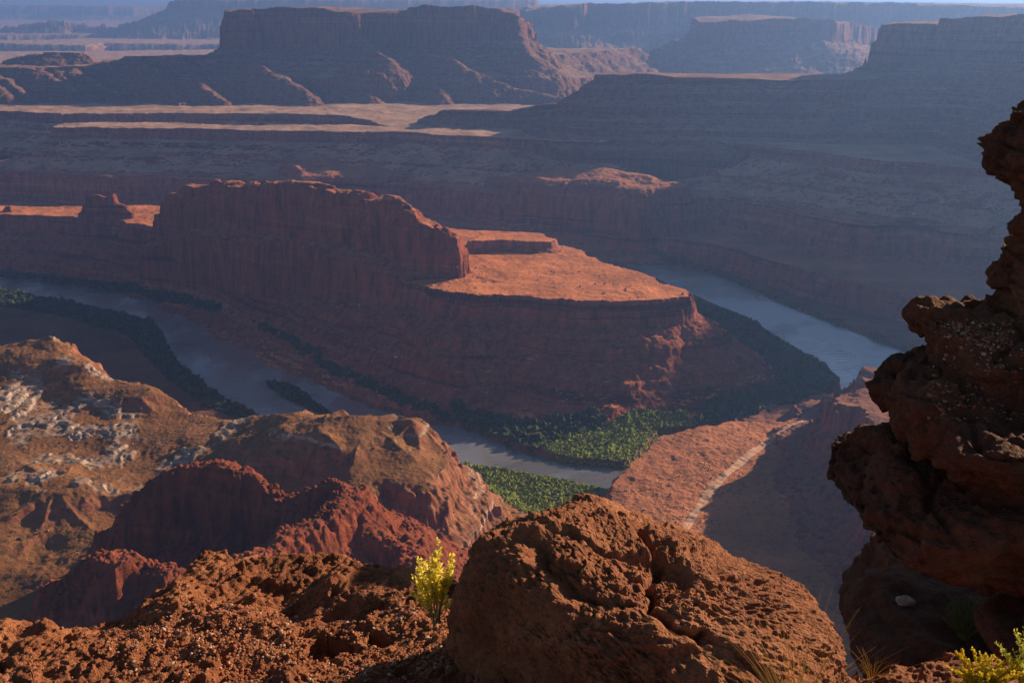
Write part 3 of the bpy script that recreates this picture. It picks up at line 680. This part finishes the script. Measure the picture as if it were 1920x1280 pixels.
# shallow gravel pan
gr = np.exp(-(((LX + .95) / .75) ** 2 + ((LY - 2.75) / .38) ** 2) ** 1.5)
z = z - .05 * gr
LEDGE_Z = z
o = mesh_np('rock_ledge', np.stack([LX, LY, z], -1).reshape(-1, 3), grid_quads(*LX.shape), FG)
tag(o, 'rough red sandstone ledge across the bottom of the view', 'rock ledge', kind='structure')
def ledge_h(x, y_):
    i = np.clip(((y_ - yy[0]) / .0058), 0, len(yy) - 2).astype(int); j = np.clip((x / y_ - tt[0]) / .0017, 0, len(tt) - 2).astype(int)
    return LEDGE_Z[i, j]
# overlook mesa behind and beneath the camera
bx = np.linspace(-60, 60, 121); by = np.linspace(-80, 1.75, 90)
BX, BY = np.meshgrid(bx, by); BZ = -1.55 - .27 * np.maximum(BY, 0) - .05 * np.minimum(np.abs(BX), 3) - .06 + .25 * fbm(BX, BY, 9, 3, 50) * smooth(1.5, -3, BY)
o = mesh_np('mesa_top', np.stack([BX, BY, BZ], -1).reshape(-1, 3), grid_quads(90, 121), FG); tag(o, 'red sandstone mesa top behind the viewpoint', 'mesa top', kind='structure')

# gravel
m, nt, b = new_mat('gravel_stone'); t = NT(nt); geo = t.n('ShaderNodeNewGeometry')
t.l(t.ramp(geo.outputs['Random Per Island'], [(0, (.2, .06, .03)), (.55, (.36, .14, .07)), (.88, (.42, .22, .13)), (1, (.62, .46, .34))]), b.inputs['Base Color']); GRV = m
n = 9000
r = np.random.default_rng(21)
u_ = np.concatenate([r.normal(400, 130, 3600), r.uniform(200, 860, 1000), r.uniform(640, 880, 1000)]); v_ = np.concatenate([r.normal(1215, 42, 3600), r.uniform(1130, 1290, 1000), r.uniform(1180, 1300, 1000)])
k = (v_ > 1125) & (v_ < 1420) & (pn(u_, v_, 60, 33) > -.5); u_, v_ = u_[k], v_[k]
b_ = -(v_ - 640) / F; dyr = CP + b_ * SP; dzr = -SP + b_ * CP
Yg = 1.62 / (-(dzr / dyr) - .27); Xg = (u_ - 960) / F * Yg / dyr
zg = ledge_h(Xg, Yg)
s = .0035 + .008 * r.power(.5, len(Xg)) * r.uniform(.3, 1, len(Xg))
o = scatter_mesh('gravel', np.stack([Xg, Yg, zg + s * .35], -1), s, GRV, jag=.2, squash=(.5, .9), seed=3)
tag(o, 'loose red and whitish gravel lying in the hollow of the ledge', 'gravel', kind='stuff')

# closed rocks
def blob(name, c, rad, rot, mat, nu=700, nv=420, ex=(2.5, 2.5, 2.5), disp=None, flat=None):
    th = np.linspace(0, 2 * np.pi, nu, endpoint=False); ph = np.linspace(-np.pi / 2 + 1e-3, np.pi / 2 - 1e-3, nv)
    PH, TH = np.meshgrid(ph, th, indexing='ij')
    d = np.stack([np.cos(PH) * np.cos(TH), np.cos(PH) * np.sin(TH), np.sin(PH)], -1).reshape(-1, 3)
    e = ex[0]
    rr = (np.abs(d[:, 0] / rad[0]) ** e + np.abs(d[:, 1] / rad[1]) ** e + np.abs(d[:, 2] / rad[2]) ** e) ** (-1 / e)
    p = d * rr[:, None]
    from mathutils import Euler
    Rm = np.array(Euler([R(a) for a in rot]).to_matrix())
    p = (p @ Rm.T); dn = d @ Rm.T
    p = p + np.array(c)
    if disp is not None: p = p + dn * disp(p.astype(f32))[:, None]
    return p, grid_quads(nv, nu, True)

CRACK = np.array([(1196, 985), (1222, 1025), (1238, 1052), (1216, 1082), (1222, 1140), (1262, 1182), (1318, 1196)])
CRACK2 = np.array([(1318, 1196), (1380, 1228), (1440, 1262)])
CRACK3 = np.array([(1000, 1030), (1060, 1095), (1130, 1125), (1215, 1135)])
def polydist(u, v, C):
    best = np.full(u.shape, 1e9)
    for k in range(len(C) - 1):
        d_ = C[k + 1] - C[k]; tq = np.clip(((u - C[k][0]) * d_[0] + (v - C[k][1]) * d_[1]) / (d_ @ d_), 0, 1)
        best = np.minimum(best, np.hypot(u - C[k][0] - tq * d_[0], v - C[k][1] - tq * d_[1]))
    return best
def boulder_disp(p):
    d = .03 * fbm3(p, .45, 3, 80) + .03 * smooth(-.1, .05, pn3(p, .3, 81)) + 1.0 * pits(p) - .02
    u, v = proj(p[:, 0], p[:, 1], p[:, 2])
    u = u + 14 * pn3(p, .08, 83); v = v + 14 * pn3(p, .08, 84)
    fr = smooth(-1.2, -1.6, p[:, 2] * 0 - 2)
    d -= .05 * np.exp(-(polydist(u, v, CRACK) / 8) ** 2) + .025 * np.exp(-(polydist(u, v, CRACK2) / 6) ** 2) + .03 * np.exp(-(polydist(u, v, CRACK3) / 9) ** 2)
    d -= .035 * smooth(30, 0, polydist(u, v, CRACK3) - 10) * smooth(-.3, .3, pn3(p, .2, 85))
    return d
bc = PY(1208, 1228, 3.1)
p, q = blob('b', bc, (.665, .49, .385), (-5, 11.5, -33), FG, nu=1900, nv=1100, ex=(3.6,) * 3, disp=boulder_disp)
o = mesh_np('boulder', p, q, FG)
tag(o, 'huge pitted reddish brown boulder with a crack, resting on the ledge', 'boulder')

# overhanging rock tower: stacked bodies fused into one skin
def fuse(name, parts, voxel, mat, disp):
    import bmesh
    bm = bmesh.new()
    for (pts_front, Y0, thick) in parts:
        # outline traced in the photo, given its distance and a real rounded thickness
        P = []; vm = sum(q_[1] for q_ in pts_front) / len(pts_front)
        for u, v in pts_front:
            d_ = ray(u, v); yb, yf = Y0 + .1 * thick, Y0 - .3 * thick
            w_ = min(1, max(0, (v - vm) / 40 + .5))
            P.append((d_[0] / d_[1] * yb, Y0, d_[2] / d_[1] * (yb * (1 - w_) + yf * w_)))
        n_ = len(P); cx = sum(a[0] for a in P) / n_; cz = sum(a[2] for a in P) / n_
        rings = []
        for k_, (dy_, s_) in enumerate(((-thick * .5, .72), (-thick * .43, .9), (-thick * .25, 1.0), (thick * .1, 1.0), (thick * .35, .88), (thick * .5, .65))):
            rings.append([bm.verts.new((cx + (a[0] - cx) * s_, Y0 + dy_, cz + (a[2] - cz) * s_)) for a in P])
        for a, b2 in zip(rings[:-1], rings[1:]):
            for i in range(n_): bm.faces.new((a[i], a[(i + 1) % n_], b2[(i + 1) % n_], b2[i]))
        bm.faces.new(rings[0][::-1]); bm.faces.new(rings[-1])
    bmesh.ops.recalc_face_normals(bm, faces=bm.faces)
    bmesh.ops.triangulate(bm, faces=bm.faces)
    me = bpy.data.meshes.new('tmp'); bm.to_mesh(me); bm.free()
    ob = bpy.data.objects.new('tmp', me); COL.objects.link(ob)
    md = ob.modifiers.new('r', 'REMESH'); md.mode = 'VOXEL'; md.voxel_size = voxel * 3
    sm = ob.modifiers.new('s', 'SMOOTH'); sm.factor = .6; sm.iterations = 2
    md = ob.modifiers.new('r2', 'REMESH'); md.mode = 'VOXEL'; md.voxel_size = voxel
    ev = ob.evaluated_get(bpy.context.evaluated_depsgraph_get()); m2 = bpy.data.meshes.new_from_object(ev)
    nv = len(m2.vertices); co = np.empty(nv * 3, f32); m2.vertices.foreach_get('co', co); co = co.reshape(-1, 3)
    no = np.empty(nv * 3, f32); m2.vertices.foreach_get('normal', no); no = no.reshape(-1, 3)
    co = co + no * disp(co)[:, None]
    m2.vertices.foreach_set('co', co.ravel()); m2.polygons.foreach_set('use_smooth', np.full(len(m2.polygons), True)); m2.materials.clear(); m2.materials.append(mat); m2.update()
    bpy.data.objects.remove(ob)
    o = bpy.data.objects.new(name, m2); COL.objects.link(o)
    return o

def tower_disp(p):
    lay = p * np.array([.6, .6, 2.6], f32)
    d = .045 * fbm3(p, .9, 2, 110) - .055 * smooth(.12, 0, np.abs(pn3(lay, .5, 114))) + .05 * smooth(-.06, .06, pn3(p, .38, 115)) + .045 * fbm3(lay, .3, 3, 116) - .03
    w = worley3(p + .1 * pn3(p, .3, 119)[:, None], .22, 5)
    d += -.07 * np.clip(.5 - w, 0, 1) * smooth(-.2, .3, pn3(p, .8, 121)) * 1.6 + .022 * fbm3(p, .09, 4, 123) + .02 * smooth(-.1, .1, pn3(lay, .1, 124))
    return d
TY = 7.2
TP = [
 ([(1892, 216), (1900, 202), (1915, 195), (2000, 190), (2010, 232), (1925, 236), (1904, 232)], TY, .6),
 ([(1919, 230), (1880, 246), (1862, 261), (1853, 294), (1850, 312), (1857, 348), (1877, 364), (1884, 377), (1922, 396), (2060, 420), (2080, 300), (2020, 225)], TY, 1.0),
 ([(1922, 390), (1921, 403), (1916, 438), (1920, 468), (2040, 480), (2050, 380)], TY, .7),
 ([(1918, 462), (1907, 486), (1901, 517), (1884, 548), (1878, 569), (1886, 612), (2100, 640), (2100, 450)], TY - .1, 1.1),
 ([(1790, 600), (1765, 596), (1752, 604), (1730, 611), (1732, 631), (1715, 661), (1734, 683), (1732, 712), (2100, 740), (2140, 600), (1880, 598), (1833, 594)], TY - .3, 1.7),
 ([(1745, 704), (1700, 718), (1655, 746), (1646, 785), (1641, 819), (1645, 870), (2150, 920), (2150, 700), (1850, 702)], TY - .75, 1.8),
 ([(1780, 730), (1720, 745), (1700, 790), (1720, 860), (1800, 880), (1900, 860), (1900, 760)], TY - 1.2, 1.6),
 ([(1650, 850), (1593, 875), (1562, 900), (1554, 917), (1562, 965), (1599, 1004), (1649, 1032), (1706, 1058), (1773, 1080), (1850, 1090), (2200, 1120), (2200, 830), (1900, 820)], TY - 1.0, 2.0),
 ([(2060, 430), (2040, 900), (2080, 1300), (3200, 1400), (3200, 380), (2500, 360)], TY + 1.9, 4.2),  # unseen block out of frame, added to shade the layered outcrop
 ([(1850, 1060), (1835, 1100), (1870, 1150), (1900, 1260), (2250, 1300), (2250, 1060)], TY - .6, 1.2),
]
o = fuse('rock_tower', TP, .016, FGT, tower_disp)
tag(o, 'tall dark overhanging sandstone outcrop of stacked weathered blocks at the right edge', 'rock outcrop')
TOWER = o
from mathutils.bvhtree import BVHTree
from mathutils import Vector
_bv = {}
def drop_on(o, u, v, Yd):
    if o.name not in _bv: _bv[o.name] = BVHTree.FromPolygons([q.co for q in o.data.vertices], [q.vertices for q in o.data.polygons])
    hit = _bv[o.name].ray_cast(Vector((0, 0, 0)), Vector(ray(u, v)))
    return tuple(hit[0]) if hit[0] is not None else PY(u, v, Yd)
# layered rock beneath the overhang
def low_disp(p):
    lay = p * np.array([.5, .5, 3.0], f32)
    return .08 * fbm3(p, .8, 3, 130) + .05 * (1 - 2 * np.abs(pn3(lay, .35, 133))) + .03 * fbm3(lay, .15, 3, 135)
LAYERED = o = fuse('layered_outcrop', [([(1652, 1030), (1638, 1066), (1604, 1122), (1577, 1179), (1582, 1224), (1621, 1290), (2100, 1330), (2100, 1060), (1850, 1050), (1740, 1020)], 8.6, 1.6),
     ([(1600, 1150), (1660, 1125), (1740, 1120), (1850, 1160), (1900, 1230), (1860, 1330), (1620, 1330), (1585, 1200)], 7.3, 1.5)], .018, FGT, low_disp)
tag(o, 'dark layered rock shelf in shadow beneath the overhanging outcrop', 'rock outcrop')
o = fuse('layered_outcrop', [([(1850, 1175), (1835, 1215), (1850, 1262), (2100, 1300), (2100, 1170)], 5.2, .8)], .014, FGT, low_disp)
tag(o, 'rounded dark rock in the lower right corner behind the yellow shrub', 'rock')
# pale stone on the shelf
m, nt, b = new_mat('pale_stone'); t = NT(nt); geo = t.n('ShaderNodeNewGeometry')
t.l(t.ramp(t.noise(geo.outputs['Position'], 9, 5), [(.3, (.3, .2, .15)), (.7, (.6, .47, .38))]), b.inputs['Base Color'])
pc = drop_on(LAYERED, 1698, 1128, 6.6)
p, q = blob('s', pc, (.085, .07, .042), (0, 8, 20), m, nu=120, nv=80, disp=lambda p: .012 * fbm3(p, .06, 3, 140))
o = mesh_np('pale_stone', p, q, m); tag(o, 'small pale stone lying on the dark layered shelf', 'stone')

# grit lying on the steps of the outcrop
pts = []
for k in range(900):
    u, v = random.choice(((random.uniform(1750, 1900), random.uniform(600, 655)), (random.uniform(1740, 1920), random.uniform(655, 790))))
    hit = None
    if TOWER.name not in _bv: drop_on(TOWER, 0, 0, 1)
    hh = _bv[TOWER.name].ray_cast(Vector((0, 0, 0)), Vector(ray(u, v)))
    if hh[0] is not None and hh[1].z > .55: pts.append(tuple(hh[0]))
if len(pts) > 10:
    pts = np.array(pts); r = np.random.default_rng(4)
    o = scatter_mesh('gravel', pts, .006 + .016 * r.power(.6, len(pts)) * r.uniform(.3, 1, len(pts)), GRV, jag=.2, squash=(.5, .9), seed=6)
    tag(o, 'whitish grit lying on the steps of the dark overhanging outcrop', 'gravel', kind='stuff')
# ---------------------------------------------------------------- plants
def leaf_mat(name, c, tr=.5, c2=None):
    m, nt, b = new_mat(name); t = NT(nt)
    geo = t.n('ShaderNodeNewGeometry')
    col = t.ramp(geo.outputs['Random Per Island'], [(0, c), (1, c2 or c)])
    t.l(col, b.inputs['Base Color']); b.inputs['Roughness'].default_value = .6
    tl = t.n('ShaderNodeBsdfTranslucent'); t.l(col, tl.inputs[0]); mx = t.n('ShaderNodeMixShader'); mx.inputs[0].default_value = tr
    t.l(b.outputs[0], mx.inputs[1]); t.l(tl.outputs[0], mx.inputs[2]); t.l(mx.outputs[0], nt.nodes['Material Output'].inputs[0])
    return m

class MB:
    def __init__(s): s.v = []; s.f = []
    def tube(s, pts, r0, r1, n=5):
        pts = [np.array(p, float) for p in pts]; b0 = len(s.v)
        for i, p in enumerate(pts):
            d = pts[min(i + 1, len(pts) - 1)] - pts[max(i - 1, 0)]; d /= np.linalg.norm(d) + 1e-9
            a = np.cross(d, (1, 0, .1)); a /= np.linalg.norm(a) + 1e-9; b2 = np.cross(d, a)
            rr = r0 + (r1 - r0) * i / (len(pts) - 1)
            for k in range(n):
                an = 2 * math.pi * k / n; s.v.append(p + rr * (math.cos(an) * a + math.sin(an) * b2))
        for i in range(len(pts) - 1):
            for k in range(n):
                s.f.append((b0 + i * n + k, b0 + i * n + (k + 1) % n, b0 + (i + 1) * n + (k + 1) % n, b0 + (i + 1) * n + k))
    def leaf(s, p, d, w, L):
        p = np.array(p, float); d = np.array(d, float); d /= np.linalg.norm(d) + 1e-9
        a = np.cross(d, np.random.default_rng(len(s.v)).normal(size=3)); a /= np.linalg.norm(a) + 1e-9
        n_ = np.cross(d, a); b0 = len(s.v)
        s.v += [p, p + d * L * .5 + a * w * .5 + n_ * w * .2, p + d * L, p + d * L * .5 - a * w * .5 + n_ * w * .2]; s.f.append((b0, b0 + 1, b0 + 2, b0 + 3))
    def build(s, name, mat, parent=None):
        return mesh_np(name, np.array(s.v), np.array(s.f), mat, parent)

def empty(name, loc):
    o = bpy.data.objects.new(name, None); COL.objects.link(o); o.location = loc; return o

def shrub(name, loc, stems, height, spread, leafmat, stemmat, label, seed, leaf=(.006, .016), bush=1.0, side=7, lean=(0, 0), base_h=.25):
    r = random.Random(seed); root = empty(name, loc)
    st, lf = MB(), MB()
    for k in range(stems):
        a = r.uniform(0, 6.28); sp = spread * math.sqrt(r.random()); hh = height * r.uniform(.55, 1) * (1 - .35 * (sp / spread) ** 2)
        tip = np.array([math.cos(a) * sp + lean[0], math.sin(a) * sp * .7 + lean[1], hh]); basep = np.array([math.cos(a) * sp * .15, math.sin(a) * sp * .15, -.02])
        pts = []
        for i in range(9):
            q = i / 8; p_ = basep * (1 - q) + tip * q; p_[:2] = basep[:2] + (tip[:2] - basep[:2]) * q ** 1.6
            p_ = p_ + np.array([r.gauss(0, .004), r.gauss(0, .004), 0]) * (i > 0); pts.append(p_)
        st.tube(pts, .0022, .0008, 4)
        # side twigs with tight leaf clusters
        for i in range(side * 8):
            q = base_h + (1 - base_h) * r.random(); j = q * 8; i0 = min(int(j), 7); p_ = pts[i0] * (1 - (j - i0)) + pts[i0 + 1] * (j - i0)
            an = r.uniform(0, 6.28); L = r.uniform(.3, 1) * .028 * bush * (1.25 - q)
            d = np.array([math.cos(an), math.sin(an), r.uniform(.4, 1.3)])
            for w in range(3):
                lf.leaf(p_ + d * L * (w / 3) * .8, d + np.array([r.gauss(0, .5), r.gauss(0, .5), r.gauss(0, .4)]), leaf[0] * r.uniform(.7, 1.3), leaf[1] * r.uniform(.6, 1.2))
        lf.leaf(pts[-1], (0, 0, 1), leaf[0], leaf[1])
    st.build('stem', stemmat, root); lf.build('leaves', leafmat, root)
    return tag(root, label, 'shrub')

YEL = leaf_mat('yellow_leaves', (.9, .7, .05), .6, (1, .88, .2)); GRN = leaf_mat('yellow_green_leaves', (.42, .45, .05), .5, (.7, .66, .12))
FLW = leaf_mat('yellow_flowers', (.7, .5, .02), .4, (.85, .65, .05)); DRK = leaf_mat('grey_green_leaves', (.1, .13, .05), .3, (.18, .2, .07))
STM, _, b = new_mat('pale_stem'); b.inputs['Base Color'].default_value = (.4, .36, .12, 1)
pp = PY(818, 1150, 3.35)
shrub('desert_shrub', (pp[0], pp[1], pp[2] - .02), 21, .37, .115, YEL, STM, 'bright yellow green desert shrub growing between the ledge and the boulder', 5, bush=1.0, base_h=.35)
pp = PY(1925, 1290, 3.0)
shrub('desert_shrub', (pp[0], pp[1], pp[2]), 34, .32, .15, GRN, STM, 'yellow green feathery shrub at the bottom right corner', 8, leaf=(.004, .014), bush=.9)
pp = PY(1840, 1300, 2.9)
shrub('flowering_shrub', (pp[0], pp[1], pp[2]), 50, .17, .15, FLW, STM, 'low shrub with yellow flowers at the bottom right edge of the ledge', 9, leaf=(.007, .009), bush=.7)
pp = drop_on(LAYERED, 1805, 1195, 6.2)
shrub('desert_shrub', (pp[0], pp[1], pp[2]), 40, .42, .24, DRK, STM, 'dark grey green bush in shadow on the layered shelf under the overhang', 12, leaf=(.005, .03), bush=1.2, side=3)

# grass tufts
def tuft(loc, n, L, mat, label, seed, spread=.6):
    r = random.Random(seed); root = empty('grass_tuft', loc); mb = MB()
    for k in range(n):
        a = r.uniform(0, 6.28); ln = L * r.uniform(.4, 1); lean_ = r.uniform(.05, spread)
        d = np.array([math.cos(a), math.sin(a), 0]); pts = []
        o0 = d * r.uniform(0, .02)
        for i in range(6):
            q = i / 5; pts.append(o0 + d * ln * lean_ * q ** 2 + np.array([0, 0, ln * (q - .25 * lean_ * q * q)]))
        mb.tube(pts, .0011, .0003, 3)
    mb.build('blades', mat, root)
    return tag(root, label, 'grass tuft')
GRS = leaf_mat('dry_grass', (.5, .28, .06), .4, (.75, .5, .16))
tuft((.86, 2.5, -2.2), 220, .5, GRS, 'tuft of dry golden grass at the foot of the big boulder', 3, 1.1)
pp = PY(1640, 1240, 3.3)
tuft((pp[0], pp[1], pp[2] - .1), 26, .16, GRS, 'thin dry grass blades on the ledge right of the boulder', 4, 1.0)

# ---------------------------------------------------------------- haze
me = bpy.data.meshes.new('haze')
HX, HY0, HY1, HZ0, HZ1 = 66000, -300, 61000, -700, 60
vs = [(x, y_, z_) for x in (-HX * 1.1, HX * 1.1) for y_ in (HY0, HY1) for z_ in (HZ0, HZ1)]
me.from_pydata(vs, [], [(0, 1, 3, 2), (4, 6, 7, 5), (0, 4, 5, 1), (2, 3, 7, 6), (0, 2, 6, 4), (1, 5, 7, 3)])
o = bpy.data.objects.new('haze', me); COL.objects.link(o)
m = bpy.data.materials.new('haze'); m.use_nodes = True; nt = m.node_tree; nt.nodes.remove(nt.nodes['Principled BSDF'])
pv = nt.nodes.new('ShaderNodeVolumePrincipled'); pv.inputs['Color'].default_value = (.26, .47, 1, 1); pv.inputs['Density'].default_value = .000084; pv.inputs['Anisotropy'].default_value = .5
nt.links.new(pv.outputs[0], nt.nodes['Material Output'].inputs['Volume']); me.materials.append(m)
tag(o, 'thin blue haze filling the canyon', 'haze', kind='stuff')

# ---------------------------------------------------------------- light, sky, camera
w = bpy.data.worlds.new('World'); sc.world = w; w.use_nodes = True; nt = w.node_tree
sky = nt.nodes.new('ShaderNodeTexSky'); sky.sky_type = 'NISHITA'; sky.sun_disc = False
sky.sun_elevation = R(SUN_EL); sky.sun_rotation = R(SUN_AZ); sky.altitude = 1800
bg = nt.nodes['Background']; bg.inputs['Strength'].default_value = .05; nt.links.new(sky.outputs[0], bg.inputs[0])
from mathutils import Vector
sd = Vector((math.sin(R(SUN_AZ)) * math.cos(R(SUN_EL)), math.cos(R(SUN_AZ)) * math.cos(R(SUN_EL)), math.sin(R(SUN_EL))))
li = bpy.data.lights.new('sun', 'SUN'); li.energy = 5; li.angle = R(.5); li.color = (1, .77, .53)
lo = bpy.data.objects.new('sun', li); COL.objects.link(lo); lo.rotation_euler = sd.to_track_quat('Z', 'Y').to_euler()
cam = bpy.data.cameras.new('camera'); cam.lens = 35; cam.sensor_width = 36; cam.clip_end = 200000; cam.clip_start = .05
co = bpy.data.objects.new('camera', cam); COL.objects.link(co); co.rotation_euler = (math.pi / 2 - PITCH, 0, 0); sc.camera = co
sc.view_settings.view_transform = 'Standard'; sc.view_settings.look = 'None'; sc.view_settings.exposure = .68; sc.view_settings.gamma = 1
sc.cycles.use_denoising = True; sc.cycles.max_bounces = 4; sc.cycles.volume_bounces = 1; sc.cycles.diffuse_bounces = 1; sc.cycles.glossy_bounces = 2
sc.cycles.sample_clamp_indirect = 4
